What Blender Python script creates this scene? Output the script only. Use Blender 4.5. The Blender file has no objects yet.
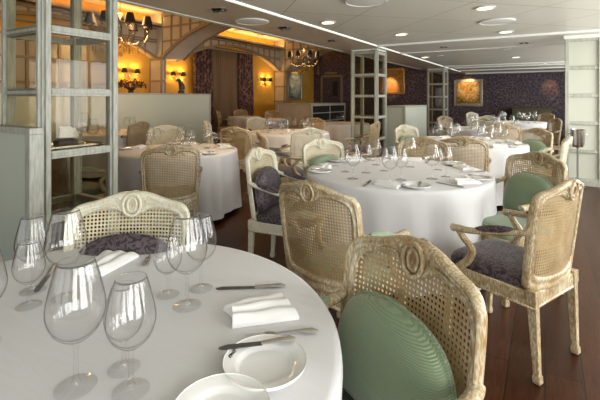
import bpy, math, random
from math import sin, cos, pi, radians as R, sqrt, atan2
from mathutils import Vector, Matrix
random.seed(7)
S = bpy.context.scene
COL = S.collection

# ---------------------------------------------------------------- camera, world, light, exposure
TH = R(31.5)
EYE = 1.36
cam_d = bpy.data.cameras.new('camera'); cam = bpy.data.objects.new('camera', cam_d); COL.objects.link(cam)
cam.location = (0, 0, EYE); cam.rotation_euler = (R(90), 0, TH)
cam_d.lens = 24; cam_d.sensor_width = 36; cam_d.shift_y = -0.17; cam_d.clip_start = 0.02
S.camera = cam
S.view_settings.view_transform = 'Standard'; S.view_settings.look = 'None'; S.view_settings.gamma = 1
S.view_settings.use_curve_mapping = False
S.view_settings.exposure = 0.08
w = bpy.data.worlds.new('world'); S.world = w; w.use_nodes = True
w.node_tree.nodes['Background'].inputs[0].default_value = (.80, .88, 1, 1)
w.node_tree.nodes['Background'].inputs[1].default_value = 1.0
S.cycles.max_bounces = 10; S.cycles.transparent_max_bounces = 40; S.cycles.diffuse_bounces = 4
S.cycles.use_denoising = True; S.cycles.sample_clamp_indirect = 6
S.cycles.caustics_reflective = False; S.cycles.caustics_refractive = False

def area(name, loc, rot, sx, sy, power, col=(1, 1, 1), spread=180):
    l = bpy.data.lights.new(name, 'AREA'); l.shape = 'RECTANGLE'; l.size = sx; l.size_y = sy
    l.energy = power; l.color = col; l.spread = R(spread)
    o = bpy.data.objects.new(name, l); COL.objects.link(o); o.location = loc; o.rotation_euler = rot
    return o
WIN_Y = [-1.6, 0.5, 2.6, 4.7, 6.6, 9.3, 11.6, 14.0]          # window centres along the right wall
WIN_X = [-6.2, -4.0, -1.8, 0.4]                              # window centres along the wall behind the camera
for y in WIN_Y:
    area('window_daylight', (2.14, y, 1.35), (0, R(90), 0), 1.5, 1.35, 64, (1, .985, .955))
for x in WIN_X:
    area('window_daylight', (x, -3.14, 1.35), (R(90), 0, 0), 1.6, 1.5, 9, (1, .985, .955))
# warm light of the coves over the raised ceiling on the left
for y0, y1 in ((2.2, 7.5), (8.45, 13.7), (14.65, 17.1)):
    area('cove_light_beam', (-9.33, (y0 + y1) / 2, 3.42), (R(180), 0, 0), .12, y1 - y0, 30 * (y1 - y0) / 5, (1, .62, .22))

# ---------------------------------------------------------------- frame helpers
CT, ST = cos(TH), sin(TH)
def CW(xc, zc, z=0):                       # metres right of / ahead of the eye -> world
    return Vector((xc * CT - zc * ST, xc * ST + zc * CT, z))
def at(px, py, z):                         # where the sight line meets height z
    Z = 400 * (EYE - z) / (py - 98); return CW((px - 300) / 400 * Z, Z, z)
def ang(fx, fz):                           # world heading of a direction, 0 = +Y
    v = CW(fx, fz); return atan2(v.y, v.x) - pi / 2

# ---------------------------------------------------------------- materials
MAT = {}
def mat(name, col=(.8, .8, .8), rough=.5, metal=0, spec=.5, emit=None, estr=0, sheen=0, coat=0):
    m = bpy.data.materials.new(name); m.use_nodes = True; MAT[name] = m
    b = m.node_tree.nodes['Principled BSDF']
    b.inputs['Base Color'].default_value = (*col, 1); b.inputs['Roughness'].default_value = rough
    b.inputs['Metallic'].default_value = metal; b.inputs['Specular IOR Level'].default_value = spec
    b.inputs['Sheen Weight'].default_value = sheen; b.inputs['Coat Weight'].default_value = coat
    if emit: b.inputs['Emission Color'].default_value = (*emit, 1); b.inputs['Emission Strength'].default_value = estr
    return m
class NT:
    def __init__(s, m): s.t = m.node_tree; s.n = s.t.nodes; s.b = s.n.get('Principled BSDF')
    def add(s, k, **kw):
        n = s.n.new(k)
        for a, v in kw.items(): setattr(n, a, v)
        return n
    def l(s, a, b): s.t.links.new(a, b)
    def math(s, op, a, b=None):
        n = s.n.new('ShaderNodeMath'); n.operation = op
        for i, v in enumerate((a, b)):
            if v is None: continue
            if hasattr(v, 'links'): s.l(v, n.inputs[i])
            else: n.inputs[i].default_value = v
        return n.outputs[0]
    def coord(s, scale=(1, 1, 1), out='Object', rot=(0, 0, 0)):
        c = s.n.new('ShaderNodeTexCoord'); m = s.n.new('ShaderNodeMapping')
        m.inputs['Scale'].default_value = scale; m.inputs['Rotation'].default_value = rot; s.l(c.outputs[out], m.inputs[0]); return m.outputs[0]
    def noise(s, v, scale, detail=4, dist=0):
        n = s.n.new('ShaderNodeTexNoise'); n.inputs['Scale'].default_value = scale; n.inputs['Detail'].default_value = detail
        n.inputs['Distortion'].default_value = dist; s.l(v, n.inputs['Vector']); return n.outputs['Fac']
    def ramp(s, f, stops):
        r = s.n.new('ShaderNodeValToRGB'); e = r.color_ramp.elements
        while len(e) < len(stops): e.new(.5)
        for i, (p, c) in enumerate(stops): e[i].position = p; e[i].color = (*c, 1)
        s.l(f, r.inputs[0]); return r.outputs[0]
    def base(s, c): s.l(c, s.b.inputs['Base Color'])
    def bump(s, h, st=.3, d=.01):
        b = s.n.new('ShaderNodeBump'); b.inputs['Strength'].default_value = st; b.inputs['Distance'].default_value = d
        s.l(h, b.inputs['Height']); s.l(b.outputs[0], s.b.inputs['Normal'])
def two_tone(name, a, b, scale, stretch=(1, 1, 1), lo=.4, hi=.6, rough=.5, bump=.15, **kw):
    m = mat(name, a, rough, **kw); t = NT(m); v = t.coord(stretch); f = t.noise(v, scale, 5, .3)
    t.base(t.ramp(f, [(lo, a), (hi, b)])); t.bump(f, bump, .003); return m

# limed chair wood: brown wood with rubbed white paint
for nm, cols in (('limed_wood', [(.40, (.22, .13, .05)), (.50, (.36, .26, .135)), (.57, (.50, .43, .29)), (.67, (.72, .69, .58))]),
                 ('lit_limed_wood', [(.36, (.40, .31, .17)), (.46, (.60, .56, .42)), (.60, (.72, .70, .58)), (.7, (.78, .77, .68))])):  # lighter copy: brightness of the better-lit chairs put into the wood colour
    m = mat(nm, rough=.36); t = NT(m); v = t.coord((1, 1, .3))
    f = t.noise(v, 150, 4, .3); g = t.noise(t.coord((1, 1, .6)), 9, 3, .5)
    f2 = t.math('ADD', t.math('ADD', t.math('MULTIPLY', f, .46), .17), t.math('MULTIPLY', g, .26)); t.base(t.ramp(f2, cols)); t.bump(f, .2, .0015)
two_tone('screen_wood', (.33, .34, .28), (.47, .48, .42), 60, (1, 1, .15), .35, .62, .45)
two_tone('painted_panel', (.60, .65, .58), (.66, .70, .63), 3, rough=.5, bump=.03)
mat('screen_panel', (.54, .59, .50), .45)
mat('white_panel', (.56, .57, .48), .4)
for nm, ca, cb in (('cane', (.33, .22, .095), (.50, .38, .21)), ('lit_cane', (.50, .43, .27), (.66, .60, .42))):  # second cane is a lighter copy with the same light in its colour
    m = mat(nm, ca, .5); t = NT(m); P = .0150
    sp = t.n.new('ShaderNodeSeparateXYZ'); t.l(t.coord(), sp.inputs[0])
    fx = t.math('ABSOLUTE', t.math('SUBTRACT', t.math('FRACT', t.math('MULTIPLY', sp.outputs[0], 1 / P)), .5))
    fz = t.math('ABSOLUTE', t.math('SUBTRACT', t.math('FRACT', t.math('MULTIPLY', sp.outputs[2], 1 / P)), .5))
    hole = t.math('MULTIPLY', t.math('LESS_THAN', t.math('MAXIMUM', fx, fz), .31), t.math('LESS_THAN', t.math('ADD', fx, fz), .50))
    t.l(t.math('SUBTRACT', 1, hole), t.b.inputs['Alpha']); t.base(t.ramp(t.noise(t.coord(), 14, 3), [(.2, ca), (.8, cb)]))
def fabric(name, a, b, stripe=90, rough=.38, sheen=.3, patt=0):
    m = mat(name, a, rough, sheen=sheen); t = NT(m); v = t.coord()
    w_ = t.n.new('ShaderNodeTexWave'); w_.inputs['Scale'].default_value = stripe / 6.28; w_.inputs['Distortion'].default_value = 1.2
    w_.inputs['Detail Scale'].default_value = 6; w_.bands_direction = 'Z'; t.l(t.coord((1, 1, 1), rot=(.5, 0, 0)), w_.inputs[0])
    if patt:
        f = t.noise(t.coord(), patt, 3, 2.5); t.base(t.ramp(f, [(.47, a), (.53, b)])); t.bump(w_.outputs['Fac'], .3, .002)
    else:
        t.base(t.ramp(w_.outputs['Fac'], [(.2, a), (.8, b)])); t.bump(w_.outputs['Fac'], .5, .003)
    return m
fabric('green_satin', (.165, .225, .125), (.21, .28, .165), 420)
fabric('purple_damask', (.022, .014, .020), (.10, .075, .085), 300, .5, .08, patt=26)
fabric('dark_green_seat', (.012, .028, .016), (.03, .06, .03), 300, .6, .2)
m = mat('white_cloth', (.68, .68, .69), .75, sheen=.1); t = NT(m); t.bump(t.noise(t.coord((1, 6, 1)), 2.2, 3, .5), .25, .02)
mat('napkin_cloth', (.82, .82, .81), .8)
mat('porcelain', (.82, .82, .80), .15, coat=.3)
mat('silver', (.62, .60, .56), .22, metal=1)
mat('dark_steel', (.25, .25, .25), .3, metal=1)
mat('black', (.015, .013, .012), .45)
mat('black_shade', (.02, .013, .012), .5)
mat('gold_frame', (.48, .30, .10), .35, metal=.7)
mat('silver_frame', (.50, .46, .36), .35, metal=.6)
mat('mark_ink', (.03, .03, .03), .5)
mat('brass', (.70, .50, .24), .3, metal=.8)
mat('bulb', (1, .9, .7), emit=(1, .72, .38), estr=14)
mat('lamp_glow', (1, .9, .7), emit=(1, .75, .42), estr=7)
mat('white_metal', (.75, .75, .70), .35)
mat('bright_trim', (.86, .88, .84), .35)
mat('slot_light', (.9, .9, .85), emit=(.95, 1, .93), estr=.75)
mat('fascia', (.62, .60, .52), .4)
mat('lamplit_panels', (.50, .42, .31), .35)
mat('dull_glass', (.03, .03, .028), .12)
mat('panel_trim', (.30, .23, .15), .5)
two_tone('arch_panel', (.50, .45, .37), (.56, .51, .43), 2, rough=.6, bump=.05)
two_tone('raised_ceiling', (.66, .56, .42), (.70, .60, .46), 1, rough=.5, bump=.02)
two_tone('yellow_wall', (.64, .35, .045), (.72, .41, .06), 2, rough=.6, bump=.05)
two_tone('foliage_dark', (.035, .012, .008), (.10, .035, .02), 30, rough=.6)
two_tone('bronze', (.02, .016, .014), (.05, .04, .03), 20, rough=.4)
two_tone('brown_wood', (.09, .04, .018), (.16, .075, .035), 14, (1, 1, .2), rough=.4)
two_tone('olive_board', (.07, .075, .045), (.09, .09, .055), 8, rough=.5)
def thin_glass(name, tint, edge, gloss):
    m = bpy.data.materials.new(name); m.use_nodes = True; MAT[name] = m; t = NT(m); t.n.remove(t.b)
    out = t.n['Material Output']; tr = t.add('ShaderNodeBsdfTransparent'); gl = t.add('ShaderNodeBsdfGlossy'); gl.inputs['Roughness'].default_value = .02
    lw = t.add('ShaderNodeLayerWeight'); lw.inputs[0].default_value = .5
    c = t.ramp(lw.outputs['Facing'], [(.72, tint), (.98, edge)]); t.l(c, tr.inputs[0])
    f = t.math('ADD', .035 * gloss, t.math('MULTIPLY', t.math('POWER', lw.outputs['Facing'], 4.0), .55 * gloss))
    mx = t.add('ShaderNodeMixShader'); t.l(f, mx.inputs[0]); t.l(tr.outputs[0], mx.inputs[1]); t.l(gl.outputs[0], mx.inputs[2]); t.l(mx.outputs[0], out.inputs[0])
thin_glass('wine_glass', (.99, .99, .99), (.36, .38, .38), 1.15)
thin_glass('stem_glass', (.99, .99, .99), (.55, .57, .57), .9)
thin_glass('cabinet_glass', (.88, .86, .80), (.50, .48, .42), .4)
thin_glass('crystal', (.85, .78, .66), (.55, .42, .28), 2.5)
# floor planks
m = mat('plank_floor', rough=.34, spec=.22); t = NT(m); v = t.coord(rot=(0, 0, R(90)))
br = t.add('ShaderNodeTexBrick'); t.l(v, br.inputs[0]); br.offset = .37
for k, x in (('Color1', (.040, .013, .005, 1)), ('Color2', (.066, .024, .010, 1)), ('Mortar', (.012, .006, .004, 1))): br.inputs[k].default_value = x
for k, x in (('Scale', 1), ('Mortar Size', .0028), ('Brick Width', 1.7), ('Row Height', .16), ('Mortar Smooth', .2), ('Bias', 0)): br.inputs[k].default_value = x
gr = t.noise(t.coord((14, 1.2, 1)), 5, 6, 1.6)
mx = t.add('ShaderNodeMix', data_type='RGBA', blend_type='MULTIPLY'); mx.inputs[0].default_value = .8
t.l(br.outputs['Color'], mx.inputs[6]); t.l(t.ramp(gr, [(.3, (.55, .5, .48)), (.7, (1.3, 1.25, 1.2))]), mx.inputs[7]); t.base(mx.outputs[2]); t.bump(gr, .08, .003)
# ceiling: satin metal panels set on the diagonal
m = mat('ceiling_panels', (.66, .65, .57), .38, spec=.5); t = NT(m)
br = t.add('ShaderNodeTexBrick'); br.offset = 0; t.l(t.coord(rot=(0, 0, R(45))), br.inputs[0])
for k, x in (('Color1', (.66, .65, .57, 1)), ('Color2', (.62, .61, .53, 1)), ('Mortar', (.34, .31, .25, 1))): br.inputs[k].default_value = x
for k, x in (('Scale', 1), ('Mortar Size', .006), ('Brick Width', .9), ('Row Height', .9), ('Mortar Smooth', .1)): br.inputs[k].default_value = x
t.base(br.outputs['Color'])
# dark violet wallpaper with scrolling pattern
m = mat('damask_wall', rough=.55); t = NT(m)
vo = t.add('ShaderNodeTexVoronoi', feature='DISTANCE_TO_EDGE'); vo.inputs['Scale'].default_value = 9
ds = t.add('ShaderNodeVectorMath', operation='ADD'); nn = t.add('ShaderNodeTexNoise'); nn.inputs['Scale'].default_value = 3; cc = t.coord(); t.l(cc, nn.inputs[0])
sc = t.add('ShaderNodeVectorMath', operation='SCALE'); sc.inputs['Scale'].default_value = .25; t.l(nn.outputs['Color'], sc.inputs[0]); t.l(cc, ds.inputs[0]); t.l(sc.outputs[0], ds.inputs[1]); t.l(ds.outputs[0], vo.inputs[0])
t.base(t.ramp(vo.outputs[0], [(.02, (.20, .15, .16)), (.08, (.050, .034, .055))]))
# curtains
m = mat('patterned_curtain', rough=.6, sheen=.3); t = NT(m); t.base(t.ramp(t.noise(t.coord((1, 1, .5)), 9, 4, 2), [(.48, (.035, .012, .018)), (.60, (.28, .13, .09))]))
two_tone('sheer_curtain', (.15, .095, .055), (.20, .13, .075), 4, (1, 1, .1), rough=.8)
def painting(name, cols, scale, seed):
    m = mat(name, rough=.5); t = NT(m); v = t.coord(); f = t.noise(v, scale, 6, 1.8); z = t.n.new('ShaderNodeSeparateXYZ'); t.l(v, z.inputs[0])
    g = t.math('ADD', f, t.math('MULTIPLY', z.outputs[2], seed)); t.base(t.ramp(g, cols))
painting('meadow_painting', [(.30, (.04, .03, .01)), (.42, (.30, .20, .03)), (.52, (.55, .26, .04)), (.60, (.50, .46, .30)), (.75, (.10, .12, .06))], 4.5, .12)
painting('harvest_painting', [(.30, (.25, .12, .02)), (.45, (.50, .26, .04)), (.55, (.60, .20, .05)), (.65, (.42, .34, .16)), (.78, (.12, .10, .05))], 5, -.10)
painting('landscape_painting', [(.30, (.04, .06, .06)), (.42, (.42, .44, .40)), (.52, (.10, .14, .15)), (.60, (.52, .50, .42)), (.75, (.50, .24, .04))], 3.5, .18)

# ---------------------------------------------------------------- mesh builder
class MB:
    def __init__(s): s.v = []; s.f = []
    def add(s, vs, fs):
        k = len(s.v); s.v += [Vector(p) for p in vs]; s.f += [tuple(i + k for i in f) for f in fs]; return s
    def box(s, c, d, rz=0, M=None):
        x, y, z = d[0] / 2, d[1] / 2, d[2] / 2
        vs = [Vector((a * x, b * y, e * z)) for e in (-1, 1) for b in (-1, 1) for a in (-1, 1)]
        Q = M or Matrix.Rotation(rz, 3, 'Z'); vs = [Q @ p + Vector(c) for p in vs]
        return s.add(vs, [(0, 2, 3, 1), (4, 5, 7, 6), (0, 1, 5, 4), (2, 6, 7, 3), (0, 4, 6, 2), (1, 3, 7, 5)])
    def bb(s, x0, x1, y0, y1, z0, z1): return s.box(((x0 + x1) / 2, (y0 + y1) / 2, (z0 + z1) / 2), (abs(x1 - x0), abs(y1 - y0), abs(z1 - z0)))
    def loft(s, rings, cap=True, closed=False):
        n = len(rings[0]); vs = [p for r in rings for p in r]; fs = []
        m = len(rings)
        for i in range(m if closed else m - 1):
            j = (i + 1) % m
            for k in range(n):
                q = (k + 1) % n; fs.append((i * n + k, i * n + q, j * n + q, j * n + k))
        if cap and not closed: fs += [tuple(range(n))[::-1], tuple((m - 1) * n + k for k in range(n))]
        return s.add(vs, fs)
    def tube(s, pts, r, seg=8, closed=False, flat=1.0, up=(0, 0, 1), square=False):
        pts = [Vector(p) for p in pts]; n = len(pts); rings = []
        if not isinstance(r, (list, tuple)): r = [r] * n
        for i, p in enumerate(pts):
            a = pts[(i - 1) % n] if (closed or i) else p; b = pts[(i + 1) % n] if (closed or i < n - 1) else p
            t = (b - a).normalized(); u = Vector(up)
            if abs(t.dot(u)) > .97: u = Vector((0, 1, 0)) if abs(t.y) < .9 else Vector((1, 0, 0))
            x = t.cross(u).normalized(); y = x.cross(t).normalized(); ring = []
            for k in range(seg):
                q = 2 * pi * (k + .5) / seg; cx, cy = cos(q), sin(q)
                if square: mm = max(abs(cx), abs(cy)); cx, cy = cx / mm, cy / mm
                ring.append(p + x * cx * r[i] + y * cy * r[i] * flat)
            rings.append(ring)
        return s.loft(rings, True, closed)
    def lathe(s, prof, seg=24, c=(0, 0, 0), M=None):
        vs = []; fs = []; n = len(prof)
        for i in range(seg):
            a = 2 * pi * i / seg
            for r_, z in prof:
                p = Vector((r_ * cos(a), r_ * sin(a), z)); p = (M @ p if M else p) + Vector(c); vs.append(p)
        for i in range(seg):
            j = (i + 1) % seg
            for k in range(n - 1): fs.append((i * n + k, j * n + k, j * n + k + 1, i * n + k + 1))
        return s.add(vs, fs)
    def sphere(s, c, r, seg=10, sz=1):
        return s.lathe([(max(1e-4, r * sin(pi * k / 6)), -r * sz * cos(pi * k / 6)) for k in range(7)], seg, c)
    def prism(s, poly, f0, f1):            # poly: 2D points, f0/f1 map a 2D point to each face
        n = len(poly); return s.add([f0(p) for p in poly] + [f1(p) for p in poly],
            [tuple(range(n))[::-1], tuple(range(n, 2 * n))] + [(k, (k + 1) % n, n + (k + 1) % n, n + k) for k in range(n)])
    def build(s, name, m, parent=None, smooth=True, bevel=0, angle=40):
        import bmesh
        me = bpy.data.meshes.new(name); me.from_pydata([tuple(p) for p in s.v], [], s.f)
        bm = bmesh.new(); bm.from_mesh(me); bmesh.ops.remove_doubles(bm, verts=bm.verts, dist=1e-5)
        bmesh.ops.recalc_face_normals(bm, faces=bm.faces); bm.to_mesh(me); bm.free()
        me.materials.append(MAT[m]); o = bpy.data.objects.new(name, me); COL.objects.link(o)
        if smooth:
            for p in me.polygons: p.use_smooth = True
            me.set_sharp_from_angle(angle=R(angle))
        if parent: o.parent = parent
        if bevel:
            b = o.modifiers.new('edge', 'BEVEL'); b.width = bevel; b.segments = 2; b.limit_method = 'ANGLE'
        return o
def tag(o, label, cat, group=None, kind=None):
    o['label'] = label; o['category'] = cat
    if group: o['group'] = group
    if kind: o['kind'] = kind
    return o
def struct(o): o['kind'] = 'structure'; return o
def empty(name, loc=(0, 0, 0), rz=0):
    o = bpy.data.objects.new(name, None); o.empty_display_size = .1; COL.objects.link(o); o.location = loc; o.rotation_euler = (0, 0, rz); return o
def dup(o, parent=None):
    c = o.copy(); COL.objects.link(c); c.parent = parent
    for ch in list(o.children): dup(ch, c)
    return c
USED = set()
def place(proto, loc, rz, label, cat, group=None):
    if proto.name in USED: o = dup(proto)
    else: o = proto; USED.add(proto.name)
    o.location = loc; o.rotation_euler = (0, 0, rz); tag(o, label, cat, group); return o
def crom(P, n=4, closed=False):
    out = []; L = len(P)
    for i in range(L if closed else L - 1):
        p = [Vector(P[(i + k) % L] if closed else P[min(max(i + k, 0), L - 1)]) for k in (-1, 0, 1, 2)]
        for j in range(n):
            u = j / n; out.append(.5 * ((2 * p[1]) + (p[2] - p[0]) * u + (2 * p[0] - 5 * p[1] + 4 * p[2] - p[3]) * u * u + (3 * p[1] - p[0] - 3 * p[2] + p[3]) * u ** 3))
    if not closed: out.append(Vector(P[-1]))
    return out

# ================================================================ the room
XR, YB, XL, YF = 2.1, -3.1, -9.75, 17.2
HC, HR, XE, XS = 2.35, 3.75, -3.65, -2.72      # main ceiling, raised ceiling, edge of the raised part, light slot
BAY = [1.35, 7.6, 13.85]
struct(MB().bb(XL - .3, XR + .2, YB - .2, YF + .2, -.1, 0).build('floor', 'plank_floor', smooth=False))
c = struct(MB().bb(XE, XR + .2, YB - .2, YF + .2, HC, HC + .1).build('ceiling', 'ceiling_panels', smooth=False))
struct(MB().bb(XL - .3, XE, YB - .2, YF + .2, HR, HR + .1).build('ceiling_raised', 'raised_ceiling', smooth=False))
struct(MB().bb(XE - .06, XE + .02, YB, YF, HC - .012, HR).build('trim_1', 'fascia', smooth=False))
# light slot along the ceiling, and the cross trims
struct(MB().bb(XS - .03, XS + .03, YB, 16.0, HC - .006, HC + .01).build('trim_2', 'slot_light', smooth=False))
struct(MB().bb(XE + .02, XS - .03, YB, YF, HC - .004, HC + .004).build('ceiling_strip', 'lamplit_panels', smooth=False))  # warm lamplight on this ceiling band put into its colour
b = MB()
for y, wd in ((7.15, .05), (8.55, .035), (12.9, .05), (13.7, .04), (15.2, .035)): b.bb(XS + .03, XR, y, y + wd, HC - .03, HC + .01)
struct(b.build('trim_3', 'bright_trim', smooth=False))
b = MB(); b.bb(XS + .03, XR, 16.9, YF, HC - .05, HC + .01); struct(b.build('trim_4', 'bright_trim', smooth=False))
struct(MB().bb(XS + .1, XR, 7.2, 8.55, HC - .012, HC + .005).build('trim_5', 'fascia', smooth=False))
# walls
struct(MB().bb(XL - .2, XR + .2, YF, YF + .15, 0, HR).build('wall_far', 'damask_wall', smooth=False))
struct(MB().bb(XL - .15, XL, YB, YF, 0, HR).build('wall_left', 'yellow_wall', smooth=False))
def window_wall(name, centres, ww, z0, z1, lo, hi, mk, H=HC):
    b = MB(); b.bb(*mk(lo, hi), 0, z0); b.bb(*mk(lo, hi), z1, H); e = lo
    for c in centres: b.bb(*mk(e, c - ww / 2), z0, z1); e = c + ww / 2
    b.bb(*mk(e, hi), z0, z1); struct(b.build(name, 'painted_panel', smooth=False))
window_wall('wall_right', WIN_Y, 1.4, .55, 2.12, YB, YF, lambda a, b_: (XR, XR + .15, a, b_))
window_wall('wall_back', WIN_X, 1.7, .55, 2.12, XL, XR, lambda a, b_: (a, b_, YB - .15, YB), HR)
n = 0
for y in WIN_Y:
    n += 1; b = MB(); b.bb(XR + .02, XR + .06, y - .03, y + .03, .55, 2.12)
    for s in (-1, 1): b.bb(XR + .0, XR + .08, y + s * .7 - .03, y + s * .7 + .03, .55, 2.12)
    struct(b.build('window_%d' % n, 'white_metal', smooth=False))
for x in WIN_X:
    n += 1; b = MB(); b.bb(x - .03, x + .03, YB - .06, YB - .02, .55, 2.12)
    for s in (-1, 1): b.bb(x + s * .85 - .03, x + s * .85 + .03, YB - .08, YB, .55, 2.12)
    struct(b.build('window_%d' % n, 'white_metal', smooth=False))
# skirting
struct(MB().bb(XL, XR, YF - .02, YF, 0, .12).build('baseboard_far', 'brown_wood', smooth=False))

def arc(a, h, n=24):                        # circular arch: half span a, rise h
    Rr = (a * a + h * h) / (2 * h); return [(x, h - Rr + sqrt(Rr * Rr - x * x)) for x in [(-a + 2 * a * i / n) for i in range(n + 1)]]
SP = 2.5
tn = 6
def arch(cx, a, h, mk, depth, top, step, label_bars=True):   # mk(u, v, z): u along, v across
    global tn
    A = arc(a, h); P_ = [(cx + x, SP + z) for x, z in A]
    poly = [(cx - a, top)] + P_ + [(cx + a, top)]
    b = MB(); k = len(P_)
    for i in range(k - 1):                  # build as wedges so that faces stay planar quads
        (x0, z0), (x1, z1) = P_[i], P_[i + 1]
        b.prism([(x0, z0), (x1, z1), (x1, top), (x0, top)], lambda p: mk(p[0], 0, p[1]), lambda p: mk(p[0], depth, p[1]))
    root = struct(b.build('trim_%d' % tn, 'arch_panel', smooth=False)); tn += 1
    b = MB(); E = .025
    def bar(p, q, w=.022): b.tube([mk(p[0], -E / 2, p[1]), mk(q[0], -E / 2, q[1])], w, 4, square=True)
    for i in range(k - 1): bar(P_[i], P_[i + 1], .04)
    bar((cx - a, top - .06), (cx + a, top - .06), .05); bar((cx - a, top - .4), (cx + a, top - .4))
    nb = int(round(2 * a / step))
    for i in range(1, nb):
        x = cx - a + 2 * a * i / nb; Rr = (a * a + h * h) / (2 * h); zz = SP + h - Rr + sqrt(Rr * Rr - (x - cx) ** 2); bar((x, zz), (x, top))
    for zz in (2.95,):
        Rr = (a * a + h * h) / (2 * h); dd = zz - SP - h + Rr; xx = sqrt(max(0, Rr * Rr - dd * dd))
        bar((cx - a, zz), (cx - xx, zz)); bar((cx + xx, zz), (cx + a, zz))
    b.build('moulding', 'panel_trim', root, smooth=False)
    if depth > .5:                          # rear edge moulding of the deep arches
        b = MB()
        for i in range(k - 1): b.tube([mk(P_[i][0], depth + .01, P_[i][1]), mk(P_[i + 1][0], depth + .01, P_[i + 1][1])], .035, 4, square=True)
        b.build('moulding', 'panel_trim', root, smooth=False)
XP = -9.25
for i, y in enumerate(BAY):                 # cross arches from the pilasters to the edge of the main ceiling
    cx = (XP + XE) / 2; a = (XE - XP) / 2 - .06
    arch(cx, a, .9, lambda u, v, z, y=y: Vector((u, y + v, z)), .75, HR, .36)
    b = MB().bb(XL, XP, y, y + .12, 0, SP + .02)
    p = struct(b.build('trim_%d' % tn, 'arch_panel', smooth=False)); tn += 1
    b = MB()
    for zz in (.02, .62, 1.22, 1.84, 2.46): b.bb(XL, XP + .015, y - .018, y + .13, zz - .03, zz + .03)
    for xx in (XL + .02, XP): b.bb(xx - .03, xx + .015, y - .018, y + .02, 0, SP)
    for yy in (y, y + .12): b.bb(XP - .02, XP + .018, yy - .02, yy + .02, 0, SP)
    b.build('moulding', 'panel_trim', p, smooth=False)
    b = MB().bb(XL, XP, y, y + .75, SP, HR); struct(b.build('trim_%d' % tn, 'arch_panel', smooth=False)); tn += 1
for y0, y1 in ((2.1, 7.6), (8.35, 13.85)):  # wall arches between the pilasters
    arch((y0 + y1) / 2, (y1 - y0) / 2, .72, lambda u, v, z: Vector((XL + .25 - v, u, z)), .25, 3.42, .36)
arch(17.35, 2.75, .72, lambda u, v, z: Vector((XL + .25 - v, min(u, YF), z)), .25, 3.42, .36)
b = MB()
for y0, y1 in ((2.1, 7.6), (8.35, 13.85), (14.6, YF)): b.bb(XL + .12, XL + .50, y0, y1, 3.36, 3.40); b.bb(XL + .48, XL + .50, y0, y1, 3.36, 3.46)
struct(b.build('trim_%d' % tn, 'raised_ceiling', smooth=False)); tn += 1
b = MB()                                     # ribs on the raised ceiling
for x in (-8.6, -7.2, -5.8, -4.6): b.bb(x - .05, x + .05, YB, YF, HR - .05, HR)
for y in (3.2, 4.5, 5.8, 9.5, 10.7, 12, 15.7): b.bb(XL + .5, XE, y - .05, y + .05, HR - .045, HR)
struct(b.build('trim_%d' % tn, 'arch_panel', smooth=False)); tn += 1

# curtained window in the middle bay
struct(MB().bb(XL, XL + .02, 9.35, 11.95, .2, 3.1).build('window_%d' % (n + 1), 'dull_glass', smooth=False))
def drape(y0, y1, x, z0, z1, amp, folds, m, name, gather=0):
    b = MB(); N = folds * 8; rows = 10; vs = []; fs = []
    for side in (0, 1):
        for j in range(rows + 1):
            v = j / rows
            for i in range(N + 1):
                u = i / N; sh = 1 - gather * sin(pi * min(1, v * 1.05)) ** 2 * .0
                cy = (y0 + y1) / 2; yy = cy + (y0 + (y1 - y0) * u - cy) * (1 - gather * (1 - v))
                vs.append((x + amp * sin(2 * pi * folds * u + .4 * sin(5 * v)) - side * .012, yy, z0 + (z1 - z0) * v))
    k = (rows + 1) * (N + 1)
    for s_ in (0, 1):
        for j in range(rows):
            for i in range(N): a = s_ * k + j * (N + 1) + i; fs.append((a, a + 1, a + N + 2, a + N + 1))
    for i in range(N): fs.append((i, i + 1, k + i + 1, k + i)); a = rows * (N + 1) + i; fs.append((a, a + 1, k + a + 1, k + a))
    for j in range(rows):
        for i in (0, N): a = j * (N + 1) + i; fs.append((a, a + N + 1, k + a + N + 1, k + a))
    return b.add(vs, fs).build(name, m)
tag(drape(9.1, 9.95, XL + .20, .03, 3.08, .05, 6, 'patterned_curtain', 'curtain'), 'dark patterned curtain hanging left of the sheer under the arch', 'curtain')
tag(drape(11.3, 12.15, XL + .20, .03, 3.08, .05, 6, 'patterned_curtain', 'curtain'), 'dark patterned curtain hanging right of the sheer under the arch', 'curtain')
tag(drape(9.9, 11.4, XL + .10, .03, 3.12, .025, 14, 'sheer_curtain', 'sheer_curtain'), 'brown sheer curtain between two dark patterned curtains', 'curtain')

b = MB(); b.bb(XL, XL + .16, 3.6, 6.35, 0, 2.75); root = struct(b.build('trim_%d' % tn, 'arch_panel', smooth=False)); tn += 1
b = MB()
for y in (3.62, 4.3, 4.98, 5.66, 6.33): b.bb(XL + .14, XL + .20, y - .03, y + .03, 0, 2.75)
for z in (.03, .6, 1.15, 1.7, 2.25, 2.72): b.bb(XL + .14, XL + .195, 3.6, 6.35, z - .03, z + .03)
b.build('moulding', 'panel_trim', root, smooth=False)
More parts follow.
